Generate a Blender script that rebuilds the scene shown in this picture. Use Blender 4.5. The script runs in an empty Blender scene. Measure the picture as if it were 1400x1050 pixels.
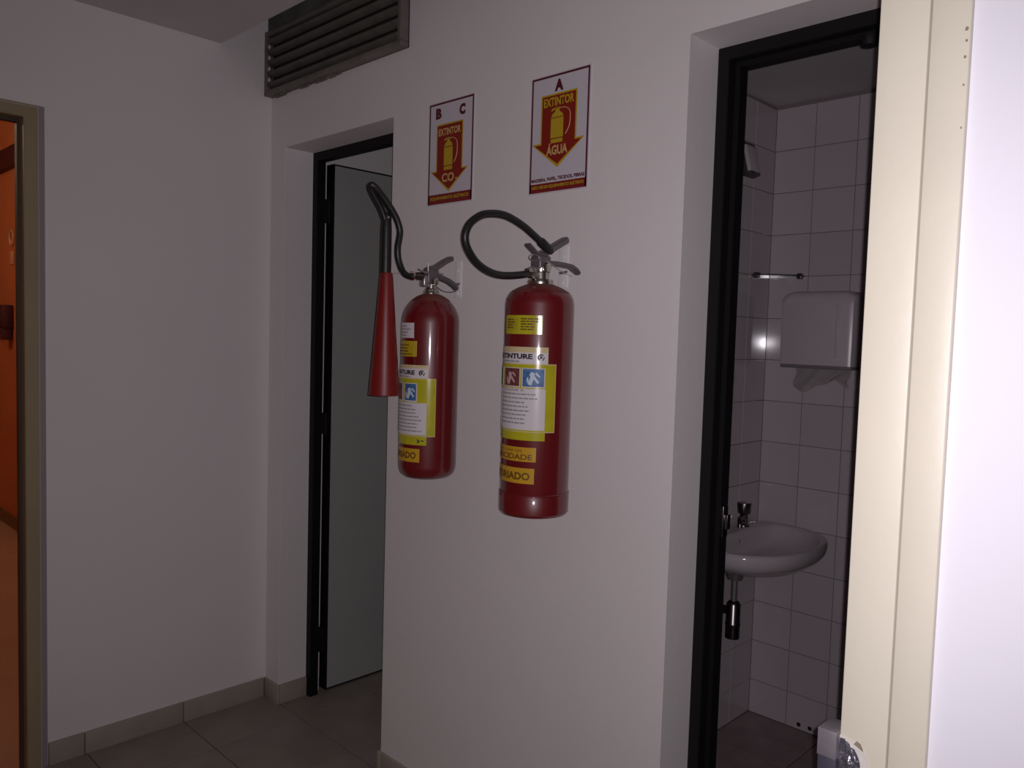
import bpy, bmesh, math, random
from mathutils import Vector, Matrix
random.seed(4)
S = bpy.context.scene
COL = S.collection
PI = math.pi

# ------------------------------------------------------------------ camera
CAM = Vector((2.07552, -1.54601, 1.45))
RGT = Vector((0.711648, 0.701909, 0.029693)).normalized()
UPV = Vector((-0.063156, 0.021824, 0.997765)).normalized()
FWD = Vector((-0.699692, 0.711932, -0.059861)).normalized()
cd = bpy.data.cameras.new('camera'); cam = bpy.data.objects.new('camera', cd); COL.objects.link(cam)
cd.sensor_fit = 'HORIZONTAL'; cd.sensor_width = 36.0; cd.lens = 36.0 * 1093.96 / 1400.0
cd.clip_start = 0.01; cd.clip_end = 50
m3 = Matrix((RGT, UPV, -FWD)).transposed()
cam.matrix_world = Matrix.Translation(CAM) @ m3.to_4x4()
S.camera = cam
# ------------------------------------------------------------------ world, flash of the phone, exposure
w = bpy.data.worlds.new('world'); S.world = w; w.use_nodes = True
bg = w.node_tree.nodes['Background']; bg.inputs[0].default_value = (1.0, 0.78, 0.70, 1); bg.inputs[1].default_value = 0.040
def point_light(name, loc, power, color, radius):
    ld = bpy.data.lights.new(name, 'POINT'); ld.energy = power; ld.color = color; ld.shadow_soft_size = radius
    o = bpy.data.objects.new(name, ld); COL.objects.link(o); o.location = loc
    return o
fd = bpy.data.lights.new('phone_flash', 'SPOT'); fd.energy = 53.0; fd.color = (1.0, 0.93, 1.0); fd.shadow_soft_size = 0.0025
fd.spot_size = math.radians(122); fd.spot_blend = 1.0
fo = bpy.data.objects.new('phone_flash', fd); COL.objects.link(fo)
fo.matrix_world = Matrix.Translation(CAM + RGT*0.008 + UPV*0.005) @ m3.to_4x4()
S.view_settings.view_transform = 'Standard'; S.view_settings.look = 'None'
S.view_settings.gamma = 1.0; S.view_settings.exposure = 0.0
S.view_settings.use_curve_mapping = False

# ------------------------------------------------------------------ materials
MATS = {}
def mat(name, col, rough=0.6, metal=0.0, var=0.0, vscale=8.0, bump=0.0, bscale=60.0, coat=0.0, rnd=0.0,
        emit=None, estr=0.0, alpha=None, trans=0.0, spec=0.5, col2=None):
    if name in MATS: return MATS[name]
    m = bpy.data.materials.new(name); m.use_nodes = True
    nt = m.node_tree; b = nt.nodes['Principled BSDF']
    c = tuple(col) + (1,)
    b.inputs['Base Color'].default_value = c
    b.inputs['Roughness'].default_value = rough; b.inputs['Metallic'].default_value = metal
    b.inputs['Specular IOR Level'].default_value = spec
    b.inputs['Coat Weight'].default_value = coat; b.inputs['Coat Roughness'].default_value = 0.085
    if trans: b.inputs['Transmission Weight'].default_value = trans
    if emit: b.inputs['Emission Color'].default_value = tuple(emit)+(1,); b.inputs['Emission Strength'].default_value = estr
    tc = nt.nodes.new('ShaderNodeTexCoord')
    src = None
    if var > 0 or col2:
        n = nt.nodes.new('ShaderNodeTexNoise'); n.inputs['Scale'].default_value = vscale; n.inputs['Detail'].default_value = 4
        nt.links.new(tc.outputs['Object'], n.inputs['Vector'])
        rp = nt.nodes.new('ShaderNodeValToRGB')
        d = col2 if col2 else tuple(max(0, x*(1-var)) for x in col)
        rp.color_ramp.elements[0].color = tuple(d)+(1,); rp.color_ramp.elements[0].position = 0.3
        rp.color_ramp.elements[1].color = c; rp.color_ramp.elements[1].position = 0.65
        nt.links.new(n.outputs['Fac'], rp.inputs['Fac']); src = rp.outputs['Color']
    if rnd > 0:
        oi = nt.nodes.new('ShaderNodeObjectInfo'); mr = nt.nodes.new('ShaderNodeMapRange')
        mr.inputs['To Min'].default_value = 1-rnd; mr.inputs['To Max'].default_value = 1.0
        nt.links.new(oi.outputs['Random'], mr.inputs['Value'])
        mx = nt.nodes.new('ShaderNodeMix'); mx.data_type = 'RGBA'; mx.blend_type = 'MULTIPLY'; mx.inputs[0].default_value = 1
        if src: nt.links.new(src, mx.inputs[6])
        else: mx.inputs[6].default_value = c
        nt.links.new(mr.outputs[0], mx.inputs[7]); src = mx.outputs[2]
    if src: nt.links.new(src, b.inputs['Base Color'])
    if bump > 0:
        n2 = nt.nodes.new('ShaderNodeTexNoise'); n2.inputs['Scale'].default_value = bscale; n2.inputs['Detail'].default_value = 3
        nt.links.new(tc.outputs['Object'], n2.inputs['Vector'])
        bp = nt.nodes.new('ShaderNodeBump'); bp.inputs['Strength'].default_value = bump; bp.inputs['Distance'].default_value = 0.01
        nt.links.new(n2.outputs['Fac'], bp.inputs['Height']); nt.links.new(bp.outputs['Normal'], b.inputs['Normal'])
    MATS[name] = m
    return m
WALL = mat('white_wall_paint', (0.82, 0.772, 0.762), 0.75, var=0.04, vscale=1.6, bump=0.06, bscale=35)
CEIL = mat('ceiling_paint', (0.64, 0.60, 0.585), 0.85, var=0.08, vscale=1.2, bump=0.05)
RAWC = mat('bare_grimy_concrete', (0.16, 0.16, 0.14), 0.9, var=0.5, vscale=6, bump=0.3)
TILEF = mat('beige_floor_tile', (0.34, 0.285, 0.245), 0.42, var=0.2, vscale=7, rnd=0.10, spec=0.4)
GROUTF = mat('brown_floor_grout', (0.10, 0.08, 0.07), 0.9)
SKIRT = mat('beige_skirting_tile', (0.43, 0.37, 0.31), 0.45, var=0.15, vscale=9, rnd=0.08)
BLACKM = mat('black_gloss_frame_paint', (0.008, 0.007, 0.008), 0.6, bump=0.05, spec=0.22)
LEAFG = mat('grey_door_laminate', (0.40, 0.40, 0.385), 0.6, var=0.05, vscale=3)
BEIGE = mat('beige_enamel', (0.60, 0.56, 0.455), 0.42, var=0.05, vscale=5, bump=0.03)
BEIGEG = mat('olive_beige_enamel', (0.37, 0.285, 0.165), 0.5, var=0.12, vscale=4)
MAUVE = mat('mauve_grey_paint', (0.33, 0.27, 0.29), 0.6)
BTILE = mat('white_glazed_tile', (0.56, 0.495, 0.52), 0.07, var=0.04, vscale=5, rnd=0.07)
BGROUT = mat('dark_tile_grout', (0.24, 0.20, 0.20), 0.9)
BFLOOR = mat('brown_bathroom_floor_tile', (0.34, 0.26, 0.255), 0.4, var=0.3, vscale=9, rnd=0.1)
RED = mat('red_cylinder_paint', (0.150, 0.0025, 0.0055), 0.40, var=0.12, vscale=5, coat=1.0)
DUSTRED = mat('dusty_red_shoulder', (0.15, 0.006, 0.009), 0.55, col2=(0.24, 0.105, 0.075), vscale=11)
HORN = mat('red_plastic_horn', (0.20, 0.010, 0.009), 0.42)
RUBBER = mat('black_rubber', (0.014, 0.012, 0.013), 0.42, bump=0.05)
CHROME = mat('worn_chrome', (0.62, 0.58, 0.54), 0.25, metal=1.0, var=0.25, vscale=60)
LEVER = mat('grey_painted_steel_lever', (0.16, 0.14, 0.15), 0.4, metal=0.4)
STEEL = mat('dull_steel', (0.45, 0.43, 0.43), 0.35, metal=0.8)
DARKCH = mat('dark_tarnished_chrome', (0.20, 0.18, 0.18), 0.28, metal=1.0)
WIRE = mat('pale_wire', (0.6, 0.55, 0.5), 0.4, metal=0.5)
YEL = mat('yellow_sticker', (0.55, 0.40, 0.02), 0.22, var=0.12, vscale=30)
YEL2 = mat('lime_yellow_sticker', (0.52, 0.47, 0.02), 0.2, var=0.12, vscale=30)
ORY = mat('amber_sticker', (0.62, 0.34, 0.025), 0.25, var=0.12, vscale=30)
CREAM = mat('cream_sticker_edge', (0.66, 0.54, 0.30), 0.2)
PAPER = mat('white_sticker', (0.70, 0.65, 0.67), 0.2)
INK = mat('black_ink', (0.03, 0.025, 0.03), 0.5)
GREYINK = mat('grey_ink', (0.30, 0.28, 0.30), 0.5)
BROWNINK = mat('brown_ink', (0.16, 0.075, 0.006), 0.5)
MAROON = mat('maroon_ink', (0.10, 0.006, 0.018), 0.5)
SIGNRED = mat('sign_red_ink', (0.26, 0.012, 0.003), 0.5)
BANDRED = mat('sign_band_red_ink', (0.22, 0.012, 0.012), 0.5)
SIGNYEL = mat('sign_yellow_ink', (0.55, 0.37, 0.015), 0.5)
SIGNPALE = mat('sign_pale_yellow_ink', (0.66, 0.42, 0.16), 0.5)
SIGNW = mat('sign_white_plastic', (0.66, 0.61, 0.66), 0.4)
BLUE = mat('blue_print', (0.07, 0.19, 0.42), 0.5, col2=(0.03, 0.08, 0.22), vscale=120)
REDPR = mat('dark_red_print', (0.22, 0.05, 0.05), 0.5, col2=(0.08, 0.03, 0.03), vscale=120)
GREENPR = mat('green_print', (0.12, 0.25, 0.05), 0.5)
CERAM = mat('white_glazed_ceramic', (0.50, 0.44, 0.465), 0.10, coat=0.3)
PLAST = mat('off_white_plastic', (0.58, 0.51, 0.54), 0.28)
TOWEL = mat('paper_towel_white', (0.60, 0.54, 0.55), 0.85, bump=0.2)
GLASS = mat('clear_glass', (0.85, 0.95, 0.9), 0.03, trans=1.0)
MIRROR = mat('mirror_silver', (0.75, 0.75, 0.75), 0.02, metal=1.0)
GRILLE = mat('dark_olive_grille_paint', (0.115, 0.105, 0.088), 0.55, var=0.35, vscale=20)
GRILLEF = mat('grey_brown_grille_frame', (0.19, 0.165, 0.15), 0.6, var=0.3, vscale=12)
VOID = mat('black_duct_lining', (0.01, 0.01, 0.01), 0.9)
ORANGE = mat('orange_wall_paint', (0.58, 0.145, 0.04), 0.7, var=0.08, vscale=2)
ORANGEF = mat('tan_floor_tile', (0.55, 0.30, 0.18), 0.35, var=0.15, vscale=3)
DARKRED = mat('dark_maroon_metal', (0.07, 0.008, 0.008), 0.5)
GALV = mat('grey_galvanised_plate', (0.18, 0.162, 0.178), 0.5, metal=0.2, var=0.15, vscale=60)
GALVD = mat('dark_grey_galvanised_plate', (0.050, 0.046, 0.064), 0.5, metal=0.2)
FOIL = mat('crumpled_bare_metal', (0.62, 0.60, 0.68), 0.25, metal=0.9, bump=0.4, bscale=120)
LAMPG = mat('lit_lamp_diffuser', (0.9, 0.8, 0.6), 0.5, emit=(1, 0.72, 0.42), estr=1.5)

# ------------------------------------------------------------------ helpers
def link(name, me, m=None, parent=None, smooth=False):
    o = bpy.data.objects.new(name, me); COL.objects.link(o)
    if m is not None:
        me.materials.clear(); me.materials.append(m)
    if parent is not None: o.parent = parent
    if smooth:
        for p in me.polygons: p.use_smooth = True
    return o
def from_bm(name, bm, m, parent=None, smooth=False, recalc=True):
    if recalc: bmesh.ops.recalc_face_normals(bm, faces=bm.faces)
    me = bpy.data.meshes.new(name); bm.to_mesh(me); bm.free()
    return link(name, me, m, parent, smooth)
def sharp(o, ang=35):
    me = o.data
    for p in me.polygons: p.use_smooth = True
    me.set_sharp_from_angle(angle=math.radians(ang))
    return o
def tag(o, label, cat, group=None, kind=None):
    o['label'] = label; o['category'] = cat
    if group: o['group'] = group
    if kind: o['kind'] = kind
    return o
def empty(name, loc=(0,0,0), rz=0.0):
    o = bpy.data.objects.new(name, None); COL.objects.link(o); o.location = loc; o.rotation_euler = (0,0,rz); o.empty_display_size = 0.05
    return o
def b_box(bm, lo, hi, M=None):
    vs = []
    for x in (lo[0], hi[0]):
        for y in (lo[1], hi[1]):
            for z in (lo[2], hi[2]):
                v = Vector((x,y,z)); vs.append(bm.verts.new(M @ v if M else v))
    q = [(0,1,3,2),(4,6,7,5),(0,4,5,1),(2,3,7,6),(0,2,6,4),(1,5,7,3)]
    return [bm.faces.new([vs[i] for i in f]) for f in q]
def box(name, lo, hi, m, parent=None, bevel=0.0, M=None, seg=2):
    bm = bmesh.new(); b_box(bm, lo, hi, M)
    if bevel > 0:
        bmesh.ops.recalc_face_normals(bm, faces=bm.faces)
        bmesh.ops.bevel(bm, geom=list(bm.edges), offset=bevel, segments=seg, affect='EDGES', profile=0.5)
    o = from_bm(name, bm, m, parent)
    if bevel > 0: sharp(o, 50)
    return o
def boxes(name, lst, m, parent=None):
    bm = bmesh.new()
    for lo, hi in lst: b_box(bm, lo, hi)
    return from_bm(name, bm, m, parent)
def prism(name, pts, axis, a, b, m, parent=None, bevel=0.0):
    """outline pts (2D) extruded along axis between a and b. axis 0: (y,z), 1: (x,z), 2: (x,y)"""
    def P(p, t):
        return (t,p[0],p[1]) if axis == 0 else (p[0],t,p[1]) if axis == 1 else (p[0],p[1],t)
    bm = bmesh.new()
    A = [bm.verts.new(P(p,a)) for p in pts]; B = [bm.verts.new(P(p,b)) for p in pts]
    bm.faces.new(A); bm.faces.new(B[::-1])
    n = len(pts)
    for i in range(n): bm.faces.new((A[i],A[(i+1)%n],B[(i+1)%n],B[i]))
    bmesh.ops.recalc_face_normals(bm, faces=bm.faces)
    if bevel > 0: bmesh.ops.bevel(bm, geom=list(bm.edges), offset=bevel, segments=2, affect='EDGES')
    return from_bm(name, bm, m, parent)
def b_lathe(bm, prof, n=40, M=None, cap=True):
    rings = []
    for r, z in prof:
        if r < 1e-6:
            v = Vector((0,0,z)); rings.append([bm.verts.new(M @ v if M else v)])
        else:
            ring = []
            for i in range(n):
                t = 2*PI*i/n; v = Vector((r*math.cos(t), r*math.sin(t), z)); ring.append(bm.verts.new(M @ v if M else v))
            rings.append(ring)
    for A, B in zip(rings, rings[1:]):
        if len(A) == 1 and len(B) == 1: continue
        for i in range(n):
            j = (i+1) % n
            if len(A) == 1: bm.faces.new((A[0],B[i],B[j]))
            elif len(B) == 1: bm.faces.new((A[i],A[j],B[0]))
            else: bm.faces.new((A[i],A[j],B[j],B[i]))
    if cap:
        for R in (rings[0], rings[-1]):
            if len(R) > 1: bm.faces.new(R)
def lathe(name, prof, m, parent=None, n=40, M=None, ang=35):
    bm = bmesh.new(); b_lathe(bm, prof, n, M); return sharp(from_bm(name, bm, m, parent), ang)
def catmull(pts, k=8):
    P = [Vector(p) for p in pts]; P = [2*P[0]-P[1]] + P + [2*P[-1]-P[-2]]; out = []
    for i in range(1, len(P)-2):
        p0,p1,p2,p3 = P[i-1:i+3]
        for s in range(k):
            t = s/k
            out.append(0.5*((2*p1)+(-p0+p2)*t+(2*p0-5*p1+4*p2-p3)*t*t+(-p0+3*p1-3*p2+p3)*t**3))
    out.append(P[-2]); return out
def b_tube(bm, pts, rad, n=12, cap=True):
    pts = [Vector(p) for p in pts]
    if not hasattr(rad, '__len__'): rad = [rad]*len(pts)
    T = [(pts[min(i+1,len(pts)-1)]-pts[max(i-1,0)]).normalized() for i in range(len(pts))]
    N = T[0].orthogonal().normalized(); rings = []
    for i, p in enumerate(pts):
        N = (N - T[i]*N.dot(T[i])).normalized(); B = T[i].cross(N)
        rings.append([bm.verts.new(p + (N*math.cos(2*PI*k/n)+B*math.sin(2*PI*k/n))*rad[i]) for k in range(n)])
    for A, B in zip(rings, rings[1:]):
        for k in range(n): bm.faces.new((A[k],A[(k+1)%n],B[(k+1)%n],B[k]))
    if cap: bm.faces.new(rings[0]); bm.faces.new(rings[-1][::-1])
def tube(name, pts, rad, m, parent=None, n=12):
    bm = bmesh.new(); b_tube(bm, pts, rad, n); return sharp(from_bm(name, bm, m, parent), 50)
def b_strap(bm, path, wid, thick, side=Vector((1,0,0))):
    """flat bar following path; side = width direction"""
    pts = [Vector(p) for p in path]; n = len(pts); rings = []
    if not hasattr(wid, '__len__'): wid = [wid]*n
    for i, p in enumerate(pts):
        t = (pts[min(i+1,n-1)]-pts[max(i-1,0)]).normalized(); nn = t.cross(side).normalized()
        h = wid[i]/2
        rings.append([bm.verts.new(p+side*a*h+nn*b*thick/2) for a, b in ((-1,-1),(1,-1),(1,1),(-1,1))])
    for A, B in zip(rings, rings[1:]):
        for k in range(4): bm.faces.new((A[k],A[(k+1)%4],B[(k+1)%4],B[k]))
    bm.faces.new(rings[0]); bm.faces.new(rings[-1][::-1])
def strap(name, path, wid, thick, m, parent=None, bevel=0.0015):
    bm = bmesh.new(); b_strap(bm, path, wid, thick)
    bmesh.ops.recalc_face_normals(bm, faces=bm.faces)
    if bevel: bmesh.ops.bevel(bm, geom=[e for e in bm.edges if e.calc_face_angle(0) > 0.7], offset=bevel, segments=2, affect='EDGES')
    return sharp(from_bm(name, bm, m, parent), 40)
def dup(src, parent, loc=None, rot=None, name=None):
    o = src.copy(); COL.objects.link(o); o.parent = parent
    if name: o.name = name
    if loc is not None: o.location = loc
    if rot is not None: o.rotation_euler = rot
    return o
def chamfer_tile_mesh(name, w_, h_, t, ch, m):
    """flat tile lying in XY, centred, top at z=0, thickness t"""
    me = bpy.data.meshes.new(name)
    x, y = w_/2, h_/2
    V = [(-x,-y,-t),(x,-y,-t),(x,y,-t),(-x,y,-t), (-x,-y,-ch),(x,-y,-ch),(x,y,-ch),(-x,y,-ch),
         (-x+ch,-y+ch,0),(x-ch,-y+ch,0),(x-ch,y-ch,0),(-x+ch,y-ch,0)]
    F = [(3,2,1,0),(8,9,10,11)]
    for i in range(4):
        j = (i+1) % 4
        F += [(i,j,4+j,4+i),(4+i,4+j,8+j,8+i)]
    me.from_pydata(V, [], F); me.materials.append(m); me.update(); return me
def text_mesh(s, wd, ht, bold=0.0):
    cu = bpy.data.curves.new('lettering', 'FONT'); cu.body = s; cu.align_x = 'CENTER'; cu.resolution_u = 3; cu.offset = bold
    to = bpy.data.objects.new('lettering_tmp', cu); COL.objects.link(to)
    dg = bpy.context.evaluated_depsgraph_get(); dg.update()
    me = bpy.data.meshes.new_from_object(to.evaluated_get(dg))
    bpy.data.objects.remove(to); bpy.data.curves.remove(cu)
    xs = [v.co.x for v in me.vertices]; ys = [v.co.y for v in me.vertices]
    x0, x1, y0, y1 = min(xs), max(xs), min(ys), max(ys)
    for v in me.vertices:
        v.co.x = (v.co.x-(x0+x1)/2)/(x1-x0)*wd; v.co.y = (v.co.y-(y0+y1)/2)/(y1-y0)*ht; v.co.z = 0
    return me

# ------------------------------------------------------------------ measures of the place (metres)
XC, X1, X2, X3 = -0.766, -0.664, 1.074, 1.80      # left wall, left door jamb, bathroom door jambs
ZT, W, ZC, PR, ZU = 2.125, 0.12, 2.4705, 0.203, 2.76
BX, BY, BZ = 0.608, 1.334, 2.345                  # bathroom corner and ceiling
WT = 0.18                                         # wall thickness

# ------------------------------------------------------------------ structure: floor with tiles
fl = box('floor', (XC, -2.8, -0.12), (3.4, WT+1.6, -0.002), GROUTF)
tag(fl, 'beige square-tiled corridor floor', 'floor', kind='structure')
tm = chamfer_tile_mesh('floor_tile', 0.3265, 0.3265, 0.008, 0.001, TILEF)
T = 0.33
def cut_tile(x0, x1, y0, y1):
    if x1-x0 > 0.3264 and y1-y0 > 0.3264: me = tm
    else: me = chamfer_tile_mesh('floor_tile', x1-x0, y1-y0, 0.008, 0.001, TILEF)
    o = link('tile', me, None, fl); o.location = ((x0+x1)/2, (y0+y1)/2, 0)
g = 0.0035/2
for i in range(-1, 12):
    for j in range(-8, 6):
        x0, x1, y0, y1 = -0.505+T*i+g, -0.505+T*(i+1)-g, 0.004+T*j+g, 0.004+T*(j+1)-g
        x0 = max(x0, XC+0.001); x1 = min(x1, 3.39)
        if x1-x0 < 0.02: continue
        if j >= 0:
            x1 = min(x1, 0.44)
            if x1-x0 < 0.02 or y1 > 1.75: continue
        cut_tile(x0, x1, y0, y1)
# back wall with the two doorways
prism('wall_back', [(XC,0),(X1,0),(X1,ZT),(0,ZT),(0,0),(X2,0),(X2,ZT),(X3,ZT),(X3,0),(3.4,0),(3.4,ZU),(XC,ZU)], 1, 0.0, WT, WALL, bevel=0.001)
tag(bpy.data.objects['wall_back'], 'white painted corridor wall with two doorways', 'wall', kind='structure')
# left wall with the beige framed doorway
DY0, DY1, DZ = -1.72, -0.80, 2.095
o = prism('wall_left', [(-2.8,0),(DY0,0),(DY0,DZ),(DY1,DZ),(DY1,0),(1.9,0),(1.9,ZU),(-2.8,ZU)], 0, XC-0.10, XC, WALL)
tag(o, 'white painted wall beside the beige door frame', 'wall', kind='structure')
# ceiling and the raised strip over the grille
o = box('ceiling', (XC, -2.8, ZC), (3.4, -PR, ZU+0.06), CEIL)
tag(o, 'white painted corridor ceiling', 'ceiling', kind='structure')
o = box('ceiling_recess', (XC, -PR, ZU), (3.4, WT+1.75, ZU+0.06), RAWC)
tag(o, 'dark bare strip of ceiling over the ventilation grille', 'ceiling', kind='structure')
# near wall on the right
o = box('wall_right', (1.80, -0.692, 0.0), (3.4, -0.56, ZC), mat('cool_white_wall_paint', (0.70, 0.69, 0.745), 0.75, var=0.03, vscale=1.6, bump=0.05, bscale=35))
tag(o, 'brightly lit white wall beside the near beige frame', 'wall', kind='structure')
# room behind the left door
o = boxes('wall_storeroom', [((XC,WT+1.6,0),(0.53,WT+1.72,ZU))], WALL)
tag(o, 'dim wall of the room behind the grey door', 'wall', kind='structure')
# bathroom shell
bw = box('wall_bathroom_back', (BX-0.08, BY+0.006, 0), (2.05, BY+0.10, ZU), BGROUT)
tag(bw, 'white tiled rear wall of the bathroom', 'wall', kind='structure')
bl = box('wall_bathroom_left', (BX-0.08, WT, 0), (BX-0.006, BY+0.006, ZU), BGROUT)
tag(bl, 'white tiled side wall behind the wash basin', 'wall', kind='structure')
o = box('wall_bathroom_right', (1.97, WT, 0), (2.05, BY+0.006, ZU), BTILE)
tag(o, 'plain right-hand wall of the bathroom', 'wall', kind='structure')
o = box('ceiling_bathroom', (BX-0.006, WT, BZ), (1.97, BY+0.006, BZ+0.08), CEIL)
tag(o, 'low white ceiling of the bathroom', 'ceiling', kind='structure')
# wall tiles of the bathroom
TP = 0.1572; TX = 0.1540
bt = chamfer_tile_mesh('wall_tile', TX-0.0022, TP-0.0022, 0.007, 0.0008, BTILE)
rows = []
z = 0.131 - TP
for k in range(16): rows.append((max(z, 0.0), min(z+TP, BZ))); z += TP
def wall_tile(parent, u0, u1, z0, z1, back):
    w_, h_ = u1-u0, z1-z0
    if w_ < 0.02 or h_ < 0.015: return
    me = bt if abs(w_-TX) < 1e-4 and abs(h_-TP) < 1e-4 else chamfer_tile_mesh('wall_tile', w_-0.0022, h_-0.0022, 0.007, 0.0008, BTILE)
    o = link('tile', me, None, parent)
    j = [random.uniform(-0.0035, 0.0035) for _ in range(2)]
    if back: o.location = ((u0+u1)/2, BY, (z0+z1)/2); o.rotation_euler = (PI/2+j[0], j[1], 0)
    else: o.location = (BX, (u0+u1)/2, (z0+z1)/2); o.rotation_euler = (PI/2+j[0], j[1], PI/2)
for z0, z1 in rows:
    for i in range(9): wall_tile(bw, BX+TX*i, min(BX+TX*(i+1), 1.97), z0, z1, True)
    for i in range(8): wall_tile(bl, max(BY-TX*(i+1), WT+0.002), BY-TX*i, z0, z1, False)
bf = box('floor_bathroom', (BX-0.006, 0.0, -0.12), (1.97, BY+0.006, -0.0015), GROUTF)
tag(bf, 'dark brown tiled bathroom floor', 'floor', kind='structure')
for i in range(5):
    for j in range(5):
        x0, x1 = BX+0.30*i, min(BX+0.30*(i+1), 1.97); y0, y1 = max(BY-0.30*(j+1), WT if i < 1 else 0.002), BY-0.30*j
        if i == 1: y0 = max(y0, WT)
        if y1-y0 < 0.02 or x1-x0 < 0.02: continue
        o = link('tile', chamfer_tile_mesh('bathroom_floor_tile', x1-x0-0.003, y1-y0-0.003, 0.008, 0.001, BFLOOR), None, bf)
        o.location = ((x0+x1)/2, (y0+y1)/2, 0.0)
# two small drilled holes with plugs near the floor
for x_ in (0.814, 0.857):
    lathe('drill_hole', [(0.0,0.0),(0.008,0.0),(0.008,0.0012),(0,0.0012)], VOID, bw, 12, Matrix.Translation((x_, BY-0.0002, 0.02)) @ Matrix.Rotation(PI/2, 4, 'X'))

# skirting tiles
sk = box('baseboard_left', (XC-0.002, -0.772, 0.0), (XC+0.0015, 0.0, 0.072), GROUTF)
tag(sk, 'beige tile skirting along the left wall', 'baseboard', kind='structure')
def skirt(parent, lo, hi):
    return box('skirting_tile', lo, hi, SKIRT, parent, bevel=0.0012)
for a, b in ((-0.772,-0.664),(-0.662,-0.330),(-0.328,-0.010)): skirt(sk, (XC-0.001, a, 0.0), (XC+0.010, b-0.001, 0.075))
sb = boxes('baseboard_back', [((XC,-0.0015,0),(X1,0.002,0.072)), ((0.0,-0.0015,0),(X2,0.002,0.072)), ((X3,-0.0015,0),(3.39,0.002,0.072))], GROUTF)
tag(sb, 'beige tile skirting under the extinguisher wall and in the doorway', 'baseboard', kind='structure')
skirt(sb, (XC+0.011, -0.010, 0), (X1+0.009, 0.001, 0.075))
skirt(sb, (X1-0.001, 0.002, 0), (X1+0.009, W-0.001, 0.075))
xs = [-0.009, 0.012, 0.185, 0.515, 0.845, X2+0.008]
for a, b in zip(xs, xs[1:]): skirt(sb, (a, -0.010, 0), (b-0.002, 0.001, 0.075))
for k in range(5): skirt(sb, (X3+0.33*k, -0.010, 0), (min(X3+0.33*(k+1), 3.39)-0.002, 0.001, 0.075))
skirt(sb, (-0.010, 0.002, 0), (0.0005, W-0.001, 0.075))

# ------------------------------------------------------------------ door 1: black frame, open grey leaf
d1 = empty('door_1', (0,0,0)); tag(d1, 'open grey door leaf with black edges in a black frame', 'door', kind='structure')
prism('door_frame', [(X1,0),(X1,ZT),(0,ZT),(0,0),(-0.032,0),(-0.032,ZT-0.032),(X1+0.032,ZT-0.032),(X1+0.032,0)], 1, W, W+0.036, BLACKM, d1)
prism('door_stop', [(X1+0.03,ZT),(0,ZT),(0,0),(-0.020,0),(-0.020,ZT-0.020),(X1+0.03,ZT-0.020)], 1, W+0.036, WT-0.001, BLACKM, d1)
LX0, LX1, LY0, LY1, LZ = -0.688, -0.640, 0.196, 0.86, 2.095
box('door_leaf', (LX0+0.003, LY0+0.004, 0.010), (LX1, LY1, LZ-0.006), LEAFG, d1)
boxes('edge_band', [((LX0, LY0, 0.006), (LX1+0.0005, LY0+0.006, LZ)), ((LX0, LY0, LZ-0.006), (LX1+0.001, LY1, LZ)), ((LX0, LY0, 0.004), (LX1+0.001, LY1, 0.010))], BLACKM, d1)
for z0, z1 in ((1.867,1.955),(1.045,1.125),(0.17,0.262)):
    h = box('hinge', (LX1-0.048, W+0.034, z0), (LX1+0.004, LY0+0.004, z1), BLACKM, d1, bevel=0.002)
    lathe('hinge_pin', [(0,z0-0.004),(0.006,z0-0.003),(0.006,z1+0.003),(0,z1+0.004)], BLACKM, h, 12, Matrix.Translation((LX1+0.004, 0.176, 0)))
# ------------------------------------------------------------------ door 2: bathroom frame
d2 = empty('door_2', (0,0,0)); tag(d2, 'black metal frame of the bathroom doorway', 'door frame', kind='structure')
prism('door_frame', [(X2,0),(X2,ZT),(X3,ZT),(X3,0),(X3-0.030,0),(X3-0.030,ZT-0.030),(X2+0.030,ZT-0.030),(X2+0.030,0)], 1, W, W+0.030, BLACKM, d2, bevel=0.0015)
prism('door_stop', [(X2,0),(X2,ZT),(X3,ZT),(X3,0),(X3-0.042,0),(X3-0.042,ZT-0.042),(X2+0.042,ZT-0.042),(X2+0.042,0)], 1, W+0.030, WT+0.004, BLACKM, d2)
k = box('strike_plate', (X2+0.041, W+0.036, 0.985), (X2+0.047, W+0.058, 1.06), DARKCH, d2, bevel=0.001)
box('latch_bolt', (X2+0.045, W+0.040, 1.005), (X2+0.056, W+0.054, 1.04), DARKCH, k, bevel=0.001)
lathe('door_catch', [(0,-0.012),(0.016,-0.010),(0.020,0.0),(0.020,0.010),(0,0.010)], BLACKM, d2, 16, Matrix.Translation((1.40, W+0.045, ZT-0.045)))
# ------------------------------------------------------------------ door 3: olive beige frame in the left wall
d3 = empty('door_3', (0,0,0)); tag(d3, 'olive beige door frame opening on the orange room', 'door frame', kind='structure')
ax0, ax1 = XC-0.05, XC+0.014
def u_frame(y0, y1, zt, t): return [(y0,0),(y0,zt),(y1,zt),(y1,0),(y1-t,0),(y1-t,zt-t),(y0+t,zt-t),(y0+t,0)]
prism('door_frame', u_frame(-1.725, -0.795, 2.116, 0.040), 0, ax0, ax1, BEIGEG, d3, bevel=0.002)
prism('architrave', u_frame(-1.745, -0.7755, 2.118, 0.0185), 0, XC-0.001, XC+0.008, MAUVE, d3)
prism('door_stop', u_frame(-1.686, -0.8335, 2.0745, 0.010), 0, ax0, ax0+0.025, mat('shaded_stop_brown', (0.07, 0.04, 0.025), 0.6), d3)  # stop coloured brown for the shade and orange reflection on the jamb
prism('bead', u_frame(-1.728, -0.7935, 2.112, 0.004), 0, XC+0.001, XC+0.016, mat('pale_beige_bead', (0.42, 0.38, 0.29), 0.5), d3)
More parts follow.
